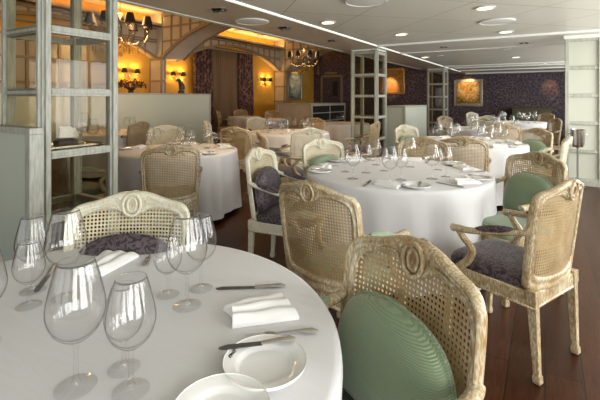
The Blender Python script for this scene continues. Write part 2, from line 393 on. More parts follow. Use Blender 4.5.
# door in the far wall
def xw(px, Y): u = (px - 300) / 400; return (u * CT - ST) * Y / (CT + u * ST)
def zw(px, py, Y): u = (px - 300) / 400; return EYE + (98 - py) / 400 * Y / (CT + u * ST)
x0, x1 = xw(323, YF), xw(341, YF); Y = YF
d = struct(MB().bb(x0, x1, Y - .05, Y - .01, 0, 2.36).build('door_1', 'damask_wall', smooth=False, bevel=.004))
b = MB(); b.bb(x0 - .1, x0, Y - .07, Y - .002, 0, 2.46); b.bb(x1, x1 + .1, Y - .07, Y - .002, 0, 2.46); b.bb(x0 - .1, x1 + .1, Y - .07, Y - .002, 2.36, 2.46); b.build('frame', 'panel_trim', d, smooth=False)
MB().bb(x1 - .42, x1 - .15, Y - .056, Y - .04, 1.45, 2.15).build('pane', 'black', d, smooth=False)
b = MB(); b.tube([(x0 + .08, Y - .05, 1.05), (x0 + .08, Y - .10, 1.05), (x0 + .2, Y - .10, 1.05)], .012, 6); b.build('handle', 'brass', d)
tag(MB().bb(x0 + .1, x0 + .75, Y - .03, Y - .003, 2.52, 2.6).build('sign_plate', 'panel_trim', smooth=False), 'narrow dark plate on the wall above the door', 'sign')

# ---------------------------------------------------------------- glazed towers, half walls, panel screen
RZ = [.09, .53, .97, 1.40, 1.83, 2.27]
def tower(y, label):
    t_ = empty('display_cabinet', (-3.14, y + .3, 0)); W_ = .28; D = .275; pw = .03
    b = MB()
    for a in (-1, 1):
        for e in (-1, 1):
            b = MB(); b.bb(a * W_ - pw * (a > 0) * 2, a * W_ + pw * (a < 0) * 2, e * D - pw * (e > 0) * 2, e * D + pw * (e < 0) * 2, 0, HC - .015)
            b.bb(a * (W_ + .006) - .012, a * (W_ + .006) + .012, e * D - e * .03 - .014, e * D - e * .03 + .014, 0, HC - .02)
            b.bb(a * W_ - a * .03 - .014, a * W_ - a * .03 + .014, e * (D + .006) - .012, e * (D + .006) + .012, 0, HC - .02)
            b.build('post', 'screen_wood', t_, bevel=.003)
    for z in RZ:
        b = MB()
        for a in (-1, 1):
            x = a * (W_ - .022); b.bb(x - .022, x + .022, -D + .06, D - .06, z - .027, z + .027); b.bb(x + a * .012, x + a * .028, -D + .06, D - .06, z - .012, z + .012)
        for e in (-1, 1):
            yy = e * (D - .022); b.bb(-W_ + .06, W_ - .06, yy - .022, yy + .022, z - .027, z + .027); b.bb(-W_ + .06, W_ - .06, yy + e * .012, yy + e * .028, z - .012, z + .012)
        b.build('rail', 'screen_wood', t_, bevel=.003)
    for z in RZ[1:4]:
        MB().bb(-W_ + .045, W_ - .045, -D + .045, D - .045, z + .012, z + .022).build('shelf', 'cabinet_glass', t_, smooth=False)
    MB().bb(-W_, W_, -D, D, HC - .03, HC - .002).build('top', 'bright_trim', t_, smooth=False)
    MB().bb(-W_ + .03, W_ - .03, -D + .03, D - .03, .0, .08).build('base', 'screen_wood', t_, smooth=False)
    for a in (-1, 1):
        MB().bb(a * .252 - .003, a * .252 + .003, -D + .06, D - .06, .1, 2.26).build('pane', 'cabinet_glass', t_, smooth=False)
        MB().bb(-W_ + .06, W_ - .06, a * .272 - .003, a * .272 + .003, .1, 2.26).build('pane', 'cabinet_glass', t_, smooth=False)
    tag(t_, label, 'cabinet'); return t_
tower(BAY[0], 'tall glazed display cabinet closest to the near table, napkin and glasses inside')
tower(BAY[1] - .02, 'tall glazed display cabinet standing in the middle of the dining room')
tower(BAY[2], 'tall glazed display cabinet farthest off, left of the framed painting')

def low_box(name, x0, x1, y0, y1, h, label, cat, glassy=False):
    t_ = empty(name, ((x0 + x1) / 2, (y0 + y1) / 2, 0)); a, c_ = (x1 - x0) / 2, (y1 - y0) / 2
    MB().bb(-a + .004, a - .004, -c_ + min(.03, c_ * .4), c_ - min(.03, c_ * .4), .06, h - .04).build('panel', 'screen_panel' if not glassy else 'arch_panel', t_, smooth=False)
    b = MB(); b.bb(-a, a, -c_, c_, h - .04, h); b.bb(-a + .01, a - .01, -c_ + .01, c_ - .01, 0, .08); b.build('rail', 'screen_wood', t_, bevel=.004)
    pc = .06 if c_ > .08 else 2 * c_
    for sx in (-1, 1):
        for sy in ((-1, 1) if c_ > .08 else (1,)): MB().bb(sx * a, sx * (a - .06), sy * c_, sy * (c_ - pc), 0, h - .04).build('post', 'screen_wood', t_, bevel=.003)
    if glassy:
        b = MB(); b.bb(a - .006, a + .002, -c_ + .1, c_ - .1, .15, h - .1); b.build('pane', 'dull_glass', t_, smooth=False)
        b = MB()
        for z in (.5, .8): b.bb(a + .002, a + .012, -c_ + .1, c_ - .1, z, z + .03)
        b.bb(a + .002, a + .013, -.02, .02, .15, h - .1); b.build('shelf', 'screen_wood', t_, smooth=False)
    tag(t_, label, cat); return t_
low_box('partition_screen', -5.6, -2.73, 1.24, 1.325, 1.17, 'pale green half-height screen beside the nearest display cabinet', 'partition')
low_box('partition_screen', -7.98, -7.84, 2.4, 8.1, 1.475, 'long pale green screen behind the round table, dark statuette on top', 'partition')
low_box('sideboard', -8.5, -7.0, 12.2, 15.0, 1.17, 'beige low cabinet with glazed side below the painting on yellow wall', 'cabinet', True)
low_box('sideboard', -3.3, -2.8, 9.3, 11.3, 1.17, 'pale green low cabinet just right of the middle display cabinet', 'cabinet')

t_ = empty('panel_screen', (.27, 7.66, 0)); b = MB()
MB().bb(0, XR - .27, -.02, .03, .05, 2.3).build('panel', 'white_panel', t_, smooth=False)
for i in range(4): x = i * .43; MB().bb(x, x + .05, -.06, .04, 0, HC - .01).build('post', 'screen_wood', t_, bevel=.003)
for z in RZ:
    b = MB(); b.bb(.02, 1.8, -.05, -.02, z - .025, z + .025); b.build('rail', 'screen_wood', t_, bevel=.003)
MB().bb(-.02, XR - .28, -.08, .05, 0, .08).build('base', 'screen_wood', t_, smooth=False)
MB().bb(-.02, XR - .28, -.09, .05, 2.29, HC).build('top', 'bright_trim', t_, smooth=False)
tag(t_, 'white panelled screen with grey wood grid at the right edge', 'partition')

# ice bucket on stand in front of the panel screen
t_ = empty('wine_cooler', CW(4.22, 6.08))
MB().lathe([(.001, .62), (.075, .62), (.088, .66), (.098, .86), (.104, .885), (.096, .885), (.09, .87), (.08, .66), (.001, .64)], 28).build('bucket', 'silver', t_)
MB().lathe([(.001, 0), (.11, 0), (.11, .012), (.02, .03), (.013, .05), (.013, .6), (.05, .62), (.001, .625)], 20).build('stand', 'dark_steel', t_)
for s in (-1, 1): MB().tube([(s * .098, -.02, .82), (s * .12, -.02, .81), (s * .12, .02, .81), (s * .098, .02, .82)], .006, 6).build('handle', 'silver', t_)
tag(t_, 'shiny steel wine cooler bucket on a dark stand', 'wine cooler')

# sideboard by the far wall
xa, xb = xw(512, 16.6), xw(552, 16.6); t_ = empty('sideboard', ((xa + xb) / 2, 16.75, 0)); a = (xb - xa) / 2
MB().bb(-a, a, -.2, .2, .05, .98).build('body', 'olive_board', t_, bevel=.005); MB().bb(-a - .03, a + .03, -.23, .22, .98, 1.02).build('top', 'brown_wood', t_, bevel=.004)
for i in range(3):
    x = -a + .02 + i * (2 * a - .02) / 3; dd = MB().bb(x, x + (2 * a - .08) / 3, -.22, -.2, .1, .94).build('door', 'olive_board', t_, bevel=.004)
    MB().sphere((x + .05, -.235, .6), .015).build('knob', 'brass', dd)
tag(t_, 'dark olive sideboard against the violet wall, far end', 'cabinet')

# ---------------------------------------------------------------- pictures
def picture(name, c, w_, h_, m, fm, face, label):      # face: 0 looks toward -Y, 1 looks toward +X
    t_ = empty(name, c, -0 if face == 0 else R(90)); fw = .10
    b = MB()
    for s in (-1, 1): b.bb(s * (w_ / 2 + fw / 2) - fw / 2, s * (w_ / 2 + fw / 2) + fw / 2, -.05, 0, -h_ / 2 - fw, h_ / 2 + fw); b.bb(-w_ / 2, w_ / 2, -.05, 0, s * (h_ / 2 + fw / 2) - fw / 2, s * (h_ / 2 + fw / 2) + fw / 2)
    b.build('frame', fm, t_, bevel=.015)
    MB().bb(-w_ / 2, w_ / 2, -.025, -.004, -h_ / 2, h_ / 2).build('canvas', m, t_, smooth=False)
    tag(t_, label, 'painting'); return t_
def far_pic(p0, p1, q0, q1, m, fm, label):
    x0, x1 = xw(p0, YF), xw(p1, YF); pm = (p0 + p1) / 2; z1, z0 = zw(pm, q0, YF), zw(pm, q1, YF)
    picture('framed_painting', ((x0 + x1) / 2, YF - .005, (z0 + z1) / 2), x1 - x0 - .2, z1 - z0 - .2, m, fm, 0, label); return (x0 + x1) / 2, z1
px_, pz_ = far_pic(454, 483, 79.5, 106, 'meadow_painting', 'silver_frame', 'painting in pale gold frame on the violet wall, lit from above')
qx_, qz_ = far_pic(376, 405, 68.5, 94, 'harvest_painting', 'gold_frame', 'orange painting in gold frame right of the middle display cabinet')
picture('framed_painting', (XL + .006, 15.45, 1.88), 1.05, 1.0, 'landscape_painting', 'silver_frame', 1, 'pale landscape painting on the yellow wall')
def spot(loc, tgt, power, size, col=(1, .75, .45), blend=.6):
    l = bpy.data.lights.new('lamp_beam', 'SPOT'); l.energy = power; l.spot_size = R(size); l.spot_blend = blend; l.color = col; l.shadow_soft_size = .04
    o = bpy.data.objects.new('lamp_beam', l); COL.objects.link(o); o.location = loc
    o.rotation_euler = (Vector(tgt) - Vector(loc)).to_track_quat('-Z', 'Y').to_euler()
spot((px_, YF - .9, HC - .06), (px_, YF, 1.8), 55, 50, (1, .62, .28)); spot((qx_, YF - .7, HC - .06), (qx_, YF, 1.9), 50, 60, (1, .6, .28))
spot((XL + .8, 5.3, 3.6), (XL, 5.3, 1.6), 160, 50, (1, .66, .32)); xq = xw(550, YF); spot((xq, YF - .8, HC - .06), (xq, YF, 1.75), 28, 36, (1, .45, .22)); spot((XL + .9, 15.45, 2.9), (XL, 15.45, 2.2), 45, 50, (1, .75, .4))

# ---------------------------------------------------------------- ceiling fittings
def fitting(px, py, kind, label, h=HC):
    p = at(px, py, h); p.z = h
    if kind in ('lit', 'off', 'small'):
        r = .085 if kind != 'small' else .055
        t_ = empty('downlight', p); 
        MB().lathe([(r, .0), (r + .022, -.004), (r + .022, -.012), (r - .004, -.014), (r - .006, -.002)], 24).build('trim_ring', 'white_metal', t_)
        MB().lathe([(.001, -.006), (r - .004, -.006), (r - .004, -.002), (.001, -.002)], 24).build('lens', 'lamp_glow' if kind == 'lit' else 'dark_steel', t_)
        if kind == 'lit': spot((p.x, p.y, h - .03), (p.x, p.y, 0), 24, 110, (1, .88, .72))
        tag(t_, label, 'ceiling light')
    elif kind == 'disc':
        t_ = empty('ceiling_speaker', p); MB().lathe([(.20, 0), (.205, -.012), (.18, -.016), (.001, -.016)], 36).build('grille', 'white_metal', t_)
        MB().lathe([(.20, 0), (.215, -.006), (.215, -.014), (.20, -.018), (.195, -.01)], 36).build('trim_ring', 'bright_trim', t_); tag(t_, label, 'speaker')
    elif kind == 'eye':                       # small recessed fixture with two lamp heads
        t_ = empty('spotlight', p); MB().lathe([(.001, -.004), (.09, -.004), (.095, 0)], 24).build('plate', 'white_metal', t_)
        for s in (-1, 1): MB().lathe([(.03, -.004), (.032, -.03), (.022, -.034), (.001, -.02)], 14, (s * .042, 0, 0)).build('lamp_head', 'dark_steel', t_)
        if p.x < XS: spot((p.x, p.y, h - .05), (p.x - .5, p.y + .6, .7), 55, 85, (1, .72, .45))
        tag(t_, label, 'ceiling light')
    elif kind == 'smoke':
        t_ = tag(MB().lathe([(.05, 0), (.05, -.015), (.035, -.035), (.001, -.04)], 20, p).build('smoke_detector', 'white_metal'), label, 'smoke detector')
for f_ in ((328, 22, 'lit', 'lit round downlight above the chandelier over the middle bay, right of the light slot'),
           (485, 7.5, 'lit', 'lit round downlight nearest the top edge of the ceiling'),
           (505.5, 31.5, 'lit', 'lit round downlight right next to the ceiling cross trim'),
           (401, 34, 'lit', 'lit round downlight just above the middle display cabinet'),
           (425, 57, 'lit', 'lit downlight beyond the cross trim, near the light slot'),
           (516, 57, 'lit', 'lit downlight in front of the violet far wall'),
           (219, 9.5, 'eye', 'twin-head spotlight left of the large round speaker'),
           (284.5, 27.5, 'eye', 'twin-head spotlight right of the large round speaker'),
           (332, 40, 'eye', 'twin-head spotlight near the top of the middle display cabinet'),
           (444, 46, 'eye', 'twin-head spotlight beyond the first cross trim'),
           (524, 42, 'eye', 'twin-head spotlight between the two cross trims'),
           (573, 37, 'eye', 'twin-head spotlight above the white panelled screen'),
           (252, 21, 'disc', 'large round speaker grille beside the ceiling light slot'),
           (366, 0.5, 'disc', 'large round speaker grille cut by the top of the picture'),
           (497, 21, 'disc', 'flat round speaker grille between two lit downlights'),
           (399, 48, 'small', 'small unlit downlight beside the top of the middle display cabinet'),
           (440, 55.5, 'small', 'small unlit downlight beyond the second cross trim'),
           (507, 49, 'small', 'small unlit downlight above the framed painting'),
           (544, 63, 'smoke', 'small round smoke detector close to the far wall')): fitting(*f_)

# ---------------------------------------------------------------- wall lamps and chandeliers
def shade_mb(r0=.045, r1=.075, h=.11, z=0): return MB().lathe([(r1, z), (r0, z + h), (r0 - .004, z + h), (r1 - .004, z)], 20)
def point(loc, power, col=(1, .55, .18), r=.03):
    l = bpy.data.lights.new('lamp_bulb_light', 'POINT'); l.energy = power; l.color = col; l.shadow_soft_size = r
    o = bpy.data.objects.new('lamp_bulb_light', l); COL.objects.link(o); o.location = loc
sc_proto = empty('wall_lamp'); sc_proto.name = 'wall_lamp'
MB().lathe([(.001, 0), (.04, 0), (.05, .008), (.03, .02), (.001, .022)], 16, (0, 0, 0), Matrix.Rotation(R(90), 3, 'Y')).build('back_plate', 'brass', sc_proto)
for s in (-1, 1):
    a_ = MB().tube(crom([(.02, 0, 0), (.07, s * .05, -.05), (.11, s * .14, -.05), (.12, s * .2, .0), (.12, s * .2, .05)], 4), .009, 8).build('arm', 'brass', sc_proto)
    MB().lathe([(.001, .05), (.026, .05), (.03, .06), (.008, .065), (.008, .09), (.001, .09)], 12, (.12, s * .2, 0)).build('candle_cup', 'crystal', a_)
    MB().sphere((.12, s * .2, .115), .016, 10, 1.4).build('bulb', 'bulb', a_)
    sh = shade_mb(.05, .085, .12, .075); sh.v = [p + Vector((.12, s * .2, 0)) for p in sh.v]; sh.build('lamp_shade', 'black_shade', sc_proto)
MB().sphere((.03, 0, -.09), .022, 10).build('crystal_drop', 'crystal', sc_proto)
for y, l_ in ((6.9, 'twin black-shaded wall lamp on the yellow wall, left of the panelled pilaster'), (8.55, 'twin black-shaded wall lamp on the yellow wall, above the dark statuette'), (13.2, 'twin black-shaded wall lamp right of the curtained window')):
    place(sc_proto, (XL, y, 1.97), 0, l_, 'wall lamp')
    for s in (-1, 1): point((XL + .12, y + s * .2, 2.15), 9); point((XL + .12, y + s * .2, 2.02), 3)

ch = empty('chandelier')
MB().lathe([(.001, -.18), (.02, -.16), (.012, -.12), (.05, -.07), (.06, -.02), (.03, .03), (.015, .08), (.03, .14), (.035, .2), (.012, .26), (.012, .34), (.04, .38), (.04, .4), (.008, .42), (.008, .62)], 20).build('stem', 'crystal', ch)
MB().lathe([(.001, .62), (.006, .62), (.006, 1.26), (.05, 1.28), (.05, 1.3), (.001, 1.3)], 12).build('rod', 'brass', ch)
MB().sphere((0, 0, -.27), .045, 12).build('crystal_ball', 'crystal', ch)
for k in range(8):
    a = 2 * pi * k / 8 + .2; u = Vector((cos(a), sin(a), 0)); P_ = [u * .04 + Vector((0, 0, 0)), u * .12 + Vector((0, 0, -.08)), u * .26 + Vector((0, 0, -.10)), u * .40 + Vector((0, 0, -.02)), u * .46 + Vector((0, 0, .10)), u * .46 + Vector((0, 0, .15))]
    ar = MB().tube(crom(P_, 4), .013, 8).build('arm', 'crystal', ch)
    q = u * .46
    MB().lathe([(.001, .12), (.05, .15), (.055, .165), (.012, .155), (.011, .24), (.001, .24)], 14, q).build('candle_cup', 'crystal', ar)
    MB().sphere(q + Vector((0, 0, .265)), .018, 10, 1.5).build('bulb', 'bulb', ar)
    sh = shade_mb(.052, .085, .15, .2); sh.v = [p + q for p in sh.v]; sh.build('lamp_shade', 'black_shade', ch)
    b = MB()
    for e in (.16, .3, .42): 
        b = MB().lathe([(.001, -.25), (.010, -.23), (.003, -.215), (.009, -.20), (.003, -.185), (.009, -.17), (.002, -.15), (.002, -.09), (.001, -.085)], 8, u * e); b.build('crystal_drop', 'crystal', ch)
for (x, y), l_ in (((-6.6, 4.5), 'crystal chandelier with black shades nearest the glazed cabinet at left'), ((-6.45, 10.75), 'small distant crystal chandelier with black shades left of the middle display cabinet')):
    place(ch, (x, y, 2.45), .3 if y < 6 else .75, l_, 'chandelier').scale = (1.1, 1.1, 1.1) if y < 6 else (1, 1, 1); point((x, y, 2.9), 90 if y < 6 else 50, (1, .62, .28), .25)

# ---------------------------------------------------------------- statuette and plant on the long screen
p = Vector((-7.91, 6.4, 1.475)); u_ = None
def on_x(px, X): u = (px - 300) / 400; Z = X / (u * CT - ST); return (CT + u * ST) * Z
y_s = on_x(181, -7.91); b = MB()
b.lathe([(.001, 0), (.09, 0), (.09, .02), (.05, .03)], 16, (-7.91, y_s, 1.475))
b.tube(crom([(-7.91, y_s, 1.49), (-7.91, y_s + .03, 1.58), (-7.91, y_s + .02, 1.68), (-7.91, y_s - .03, 1.75), (-7.91, y_s - .05, 1.80)], 4), [.06] + [.075] * 8 + [.06] * 3 + [.04] * 4 + [.045], 10)
b.sphere((-7.91, y_s - .07, 1.81), .05, 10); b.tube([(-7.91, y_s - .10, 1.81), (-7.91, y_s - .17, 1.79)], [.022, .006], 8)
tag(b.build('statuette', 'bronze'), 'dark bird-like statuette standing on top of the long pale screen', 'statuette')
y_p = on_x(131, -7.91); t_ = empty('flower_arrangement', (-7.91, y_p, 1.475))
MB().lathe([(.001, 0), (.06, 0), (.07, .02), (.05, .05), (.10, .10), (.11, .12), (.09, .12), (.001, .08)], 20).build('bowl', 'bronze', t_)
b = MB(); rr = random.Random(3)
for k in range(150):
    a = rr.uniform(0, 2 * pi); e = rr.uniform(0, 1); r_ = .04 + .34 * sqrt(e) ; z = .12 + .18 * rr.random() * (1.1 - .7 * e)
    c_ = Vector((r_ * cos(a) * .45, r_ * sin(a), z)); d1 = Vector((rr.uniform(-1, 1), rr.uniform(-1, 1), rr.uniform(-.3, .8))).normalized() * .06; d2 = d1.cross(Vector((0, 0, 1))).normalized() * .022
    b.add([c_ - d1, c_ + d2, c_ + d1, c_ - d2, c_ + Vector((0, 0, .012))], [(0, 1, 4), (1, 2, 4), (2, 3, 4), (3, 0, 4), (3, 2, 1, 0)])
b.build('leaves', 'foliage_dark', t_)['kind'] = 'stuff'
b = MB()
for k in range(14): a = k * .9; b.tube([(0, 0, .06), (.06 * cos(a), .14 * sin(a), .22)], .005, 5)
b.build('stem', 'foliage_dark', t_); tag(t_, 'dark reddish leafy arrangement on the long screen below the wall lamp', 'plant')

# ================================================================ chairs
OUT = [(0, .957), (.045, .957), (.085, .949), (.125, .936), (.165, .925), (.205, .918), (.236, .908), (.258, .886), (.268, .85), (.269, .72), (.264, .60), (.256, .50), (.249, .45), (.20, .425), (.1, .418), (0, .418)]
INN = [(0, .858), (.035, .864), (.065, .880), (.10, .888), (.14, .886), (.172, .880), (.202, .868), (.224, .844), (.233, .80), (.233, .72), (.227, .61), (.221, .545), (.207, .510), (.165, .492), (.09, .484), (0, .482)]
def yb(x, z): return -.245 - .13 * max(0, z - .42) + (x / .27) ** 2 * .05
def bend(x, z, o): return Vector((x, yb(x, z) + o, z))
def mirror(P_): Q = crom([(a, b_, 0) for a, b_ in P_], 4); Q = [(q.x, q.y) for q in Q]; return Q + [(-x, z) for x, z in Q[-2:0:-1]]
def make_chair(fab, pad, wood='limed_wood', cane='cane'):
    t_ = empty('dining_chair'); t_.scale = (.93, 1, 1)
    O, I = mirror(OUT), mirror(INN); prof = [(0, .007), (.10, .013), (.26, .017), (.38, .011), (.52, .010), (.66, .015), (.82, .019), (.94, .015), (1, .007)]
    rings = []
    for (ox, oz), (ix, iz) in zip(O, I):
        ring = [bend(ix + (ox - ix) * s, iz + (oz - iz) * s, d_) for s, d_ in prof] + [bend(ix + (ox - ix) * s, iz + (oz - iz) * s, -d_) for s, d_ in prof[::-1]]
        rings.append(ring)
    bf = MB().loft(rings, False, True).build('back_frame', wood, t_, angle=60)
    for sg in (1, -1):
        b = MB()
        E = [bend(.040 * sin(a), .907 + .045 * cos(a), sg * .021) for a in [2 * pi * k / 24 for k in range(24)]]
        b.tube(E, .0068, 8, True, up=(0, 1, 0)); b.tube([bend(.021 * sin(a), .907 + .028 * cos(a), sg * .019) for a in [2 * pi * k / 16 for k in range(16)]], .006, 6, True, up=(0, 1, 0))
        for m_ in (-1, 1):
            for pa in ([(.050, .926), (.07, .938), (.10, .930), (.13, .918), (.17, .908), (.205, .902), (.235, .885)], [(.046, .882), (.058, .893), (.075, .908), (.11, .908), (.15, .898)]):
                Q = crom([bend(m_ * x, z, sg * .016) for x, z in pa], 4); b.tube(Q, [.006 - .004 * k / len(Q) for k in range(len(Q))], 6, up=(0, 1, 0))
        b.build('carving', wood, bf)
    pan = [(.12, .894), (.17, .885), (.205, .872), (.23, .845), (.24, .80), (.238, .72), (.232, .61), (.226, .545), (.21, .50), (.17, .486), (.09, .478)]
    vs = []; fs = []; NX = 10
    for x, z in pan:
        for i in range(NX + 1): xx = -x + 2 * x * i / NX; vs.append(bend(xx, z, 0))
    for j in range(len(pan) - 1):
        for i in range(NX): a = j * (NX + 1) + i; fs.append((a, a + 1, a + NX + 2, a + NX + 1))
    o = MB().add(vs, fs).build('cane_panel', cane, t_); sm = o.modifiers.new('thickness', 'SOLIDIFY'); sm.thickness = .003
    # seat frame
    b = MB(); fr = [(-.255, .25), (.255, .25), (.243, -.25), (-.243, -.25)]
    b.prism(fr, lambda p: Vector((p[0], p[1], .355)), lambda p: Vector((p[0], p[1], .43)))
    b.prism([(x * 1.02, y * 1.02) for x, y in fr], lambda p: Vector((p[0], p[1], .352)), lambda p: Vector((p[0], p[1], .368)))
    b.build('seat_frame', wood, t_, bevel=.008)
    # upholstered seat
    rings = []
    for k in range(9):
        s = k / 8; z = .425 + .075 * sin(s * pi / 2) if k < 8 else .50; sc_ = 1.0 if s < .2 else cos((s - .2) / .8 * pi / 2) ** .45 if s < 1 else .02
        ring = []
        for i in range(32):
            a = 2 * pi * i / 32; cx, cy = cos(a), sin(a); e = .35; X = abs(cx) ** e * (1 if cx > 0 else -1); Y_ = abs(cy) ** e * (1 if cy > 0 else -1)
            ring.append(Vector((X * (.243 + .008 * Y_) * max(sc_, .02), Y_ * .235 * max(sc_, .02) + .01, z)))
        rings.append(ring)
    MB().loft(rings).build('seat', fab, t_, angle=70)
    for sx in (-1, 1):
        for fy in (0, 1):
            if fy: top, bot = Vector((sx * .232, .225, .40)), Vector((sx * .222, .235, 0))
            else: top, bot = Vector((sx * .224, -.232, .44)), Vector((sx * .218, -.255, 0))
            lv = [0, .12, .16, .9, .92, .985, 1]; rd = [.025, .025, .021, .0145, .0185, .0185, .012]
            MB().tube([top.lerp(bot, a) for a in lv], rd, 4, square=True, up=(0, 1, 0)).build('leg', wood, t_, bevel=.003)
        P_ = crom([(sx * .262, yb(.262, .72), .728), (sx * .272, -.2, .712), (sx * .280, -.06, .68), (sx * .285, .06, .655), (sx * .285, .11, .652), (sx * .284, .15, .648), (sx * .283, .168, .642)], 4)
        n_ = len(P_); ar = MB().tube(P_, [.019 + .006 * (k / n_) if k < n_ - 4 else (.027, .028, .024, .012)[k - n_ + 4] for k in range(n_)], 10, flat=.8, up=(0, 0, 1)).build('armrest', wood, t_)
        Q = crom([(sx * .280, .13, .64), (sx * .276, .10, .60), (sx * .264, .06, .55), (sx * .252, .09, .48), (sx * .248, .14, .43), (sx * .246, .155, .38)], 4)
        MB().tube(Q, [.018 + .007 * (k / len(Q)) for k in range(len(Q))], 8, up=(0, 1, 0)).build('arm_support', wood, ar)
        b = MB(); rg = []
        for k in range(9):
            u = k / 8; yy = -.17 + .20 * u; w_ = .029 * max(.15, sin(pi * (u * .9 + .05))) ** .4; zc = .712 - .045 * u
            rg.append([Vector((sx * (.272 + .010 * u) + w_ * cos(a), yy, zc + w_ * .95 * max(sin(a), -.2))) for a in [2 * pi * i / 12 for i in range(12)]])
        b.loft(rg).build('arm_pad', pad, ar)
    return t_
KIND = {}
def chair(fab, crest_x, crest_z, fx, fz, label, cushion=None, clabel=None, pale=False):  # pale picks the copies that carry light in their colour
    key = (fab, pale)
    if key not in KIND: KIND[key] = make_chair({'green': 'green_satin', 'dark': 'dark_green_seat', 'purple': 'purple_damask'}[fab], 'purple_damask' if fab == 'purple' else 'green_satin', 'lit_limed_wood' if pale else 'limed_wood', 'lit_cane' if pale else 'cane')
    n_ = sqrt(fx * fx + fz * fz); fx /= n_; fz /= n_; a = ang(fx, fz); p = CW(crest_x + fx * .31, crest_z + fz * .31)
    place(KIND[key], p, a, label, 'chair', 'cane-backed armchairs around the tables')
    if cushion:
        k = 'c' + cushion
        if k not in KIND: KIND[k] = make_cushion({'green': 'green_satin', 'purple': 'purple_damask'}[cushion])
        q = p + Matrix.Rotation(a, 3, 'Z') @ Vector((0, -.175, .497)); c_ = place(KIND[k], q, a, clabel, 'cushion', 'loose cushions on the chairs'); c_.rotation_euler = (R(9), 0, a)
def make_cushion(m):                         # half-round pillow standing on its flat edge
    H_ = [(0, 0), (.14, .0), (.195, .008), (.212, .04), (.214, .13), (.203, .20), (.162, .262), (.09, .298), (0, .31)]
    Q = crom([(x, z, 0) for x, z in H_], 3); Q = [(q.x, q.y) for q in Q]; Q = Q + [(-x, z) for x, z in Q[-2:0:-1]]
    c_ = (0, .15); prof = [(1, 0), (.985, .3), (.93, .55), (.8, .78), (.6, .92), (.35, .99), (.03, 1)]; T = .052; b = MB()
    rg = [[Vector((c_[0] + (x - c_[0]) * s, T * h, c_[1] + (z - c_[1]) * s)) for x, z in Q] for s, h in prof[::-1]] + [[Vector((c_[0] + (x - c_[0]) * s, -T * h, c_[1] + (z - c_[1]) * s)) for x, z in Q] for s, h in prof[1:]]
    b.loft(rg); root = b.build('cushion', m, angle=80)
    MB().tube([Vector((x, 0, z)) for x, z in Q], .006, 6, True, up=(0, 1, 0)).build('piping', m, root); return root

chair('purple', 1.33, 1.97, -.56, .83, 'purple-seated cane armchair standing alone at the right, seen from behind')
chair('green', .045, 1.93, .66, .75, 'cane armchair seen from behind between the near and middle tables')
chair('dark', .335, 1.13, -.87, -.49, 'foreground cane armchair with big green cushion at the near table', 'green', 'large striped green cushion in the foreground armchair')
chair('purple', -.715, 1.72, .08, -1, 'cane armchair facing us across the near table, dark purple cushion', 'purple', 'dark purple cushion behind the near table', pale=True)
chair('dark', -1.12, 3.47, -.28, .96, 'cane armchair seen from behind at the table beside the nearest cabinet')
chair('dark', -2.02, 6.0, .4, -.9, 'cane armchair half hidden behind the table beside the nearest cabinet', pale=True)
chair('purple', -2.75, 6.95, -.9, .35, 'dark-topped armchair at the table in front of the long pale screen')
chair('purple', -.94, 5.65, .33, .94, 'brown cane armchair from behind, just right of the white-clothed table beside nearest cabinet')
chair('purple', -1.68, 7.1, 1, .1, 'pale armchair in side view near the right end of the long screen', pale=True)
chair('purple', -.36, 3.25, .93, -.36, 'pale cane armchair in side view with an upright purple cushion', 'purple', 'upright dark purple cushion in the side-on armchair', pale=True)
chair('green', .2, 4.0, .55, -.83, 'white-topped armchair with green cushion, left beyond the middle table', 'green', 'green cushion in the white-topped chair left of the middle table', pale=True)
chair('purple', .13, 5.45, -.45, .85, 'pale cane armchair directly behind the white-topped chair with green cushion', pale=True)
chair('purple', .32, 8.2, -.5, -.8, 'brown cane armchair below the low beige cabinet')
chair('purple', -.50, 4.85, .95, .25, 'narrow brown armchair in side view behind the chair with upright purple cushion')
chair('green', 1.79, 2.98, -.94, -.32, 'armchair with green arm pads and green cushion right of the middle table', 'green', 'green cushion in the armchair right of the middle table')
chair('green', 1.71, 4.2, .4, .92, 'cane armchair from behind, right above the middle table')
chair('purple', 1.28, 4.15, -.4, -.9, 'grey cane armchair facing us at the far side of the middle table')
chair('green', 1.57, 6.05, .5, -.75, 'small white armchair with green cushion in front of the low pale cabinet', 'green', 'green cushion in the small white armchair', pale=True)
chair('purple', 1.34, 6.9, -.85, .5, 'narrow armchair seen obliquely, right in front of the middle display cabinet')
chair('green', 3.22, 5.4, -.93, -.35, 'armchair with green cushion right of the third table in the row', 'green', 'green cushion right of the third table')
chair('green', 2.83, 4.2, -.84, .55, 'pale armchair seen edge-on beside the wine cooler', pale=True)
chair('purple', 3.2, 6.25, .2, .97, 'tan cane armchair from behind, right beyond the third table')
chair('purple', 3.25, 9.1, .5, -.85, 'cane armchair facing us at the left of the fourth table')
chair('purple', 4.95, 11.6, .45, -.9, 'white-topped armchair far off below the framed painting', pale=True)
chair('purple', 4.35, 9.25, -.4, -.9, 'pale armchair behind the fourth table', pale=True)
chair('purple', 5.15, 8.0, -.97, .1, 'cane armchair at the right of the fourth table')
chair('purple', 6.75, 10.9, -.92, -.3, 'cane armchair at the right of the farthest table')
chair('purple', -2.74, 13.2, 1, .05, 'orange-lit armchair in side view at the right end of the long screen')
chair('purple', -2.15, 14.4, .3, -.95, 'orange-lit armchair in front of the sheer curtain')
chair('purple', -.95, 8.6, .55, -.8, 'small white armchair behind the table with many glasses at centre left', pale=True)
chair('purple', -.9, 13.1, -.05, -1, 'distant orange-lit armchair below the right-hand wall lamp')
chair('dark', -2.32, 3.66, .5, .85, 'dark armchair seen through the glass of the nearest display cabinet')

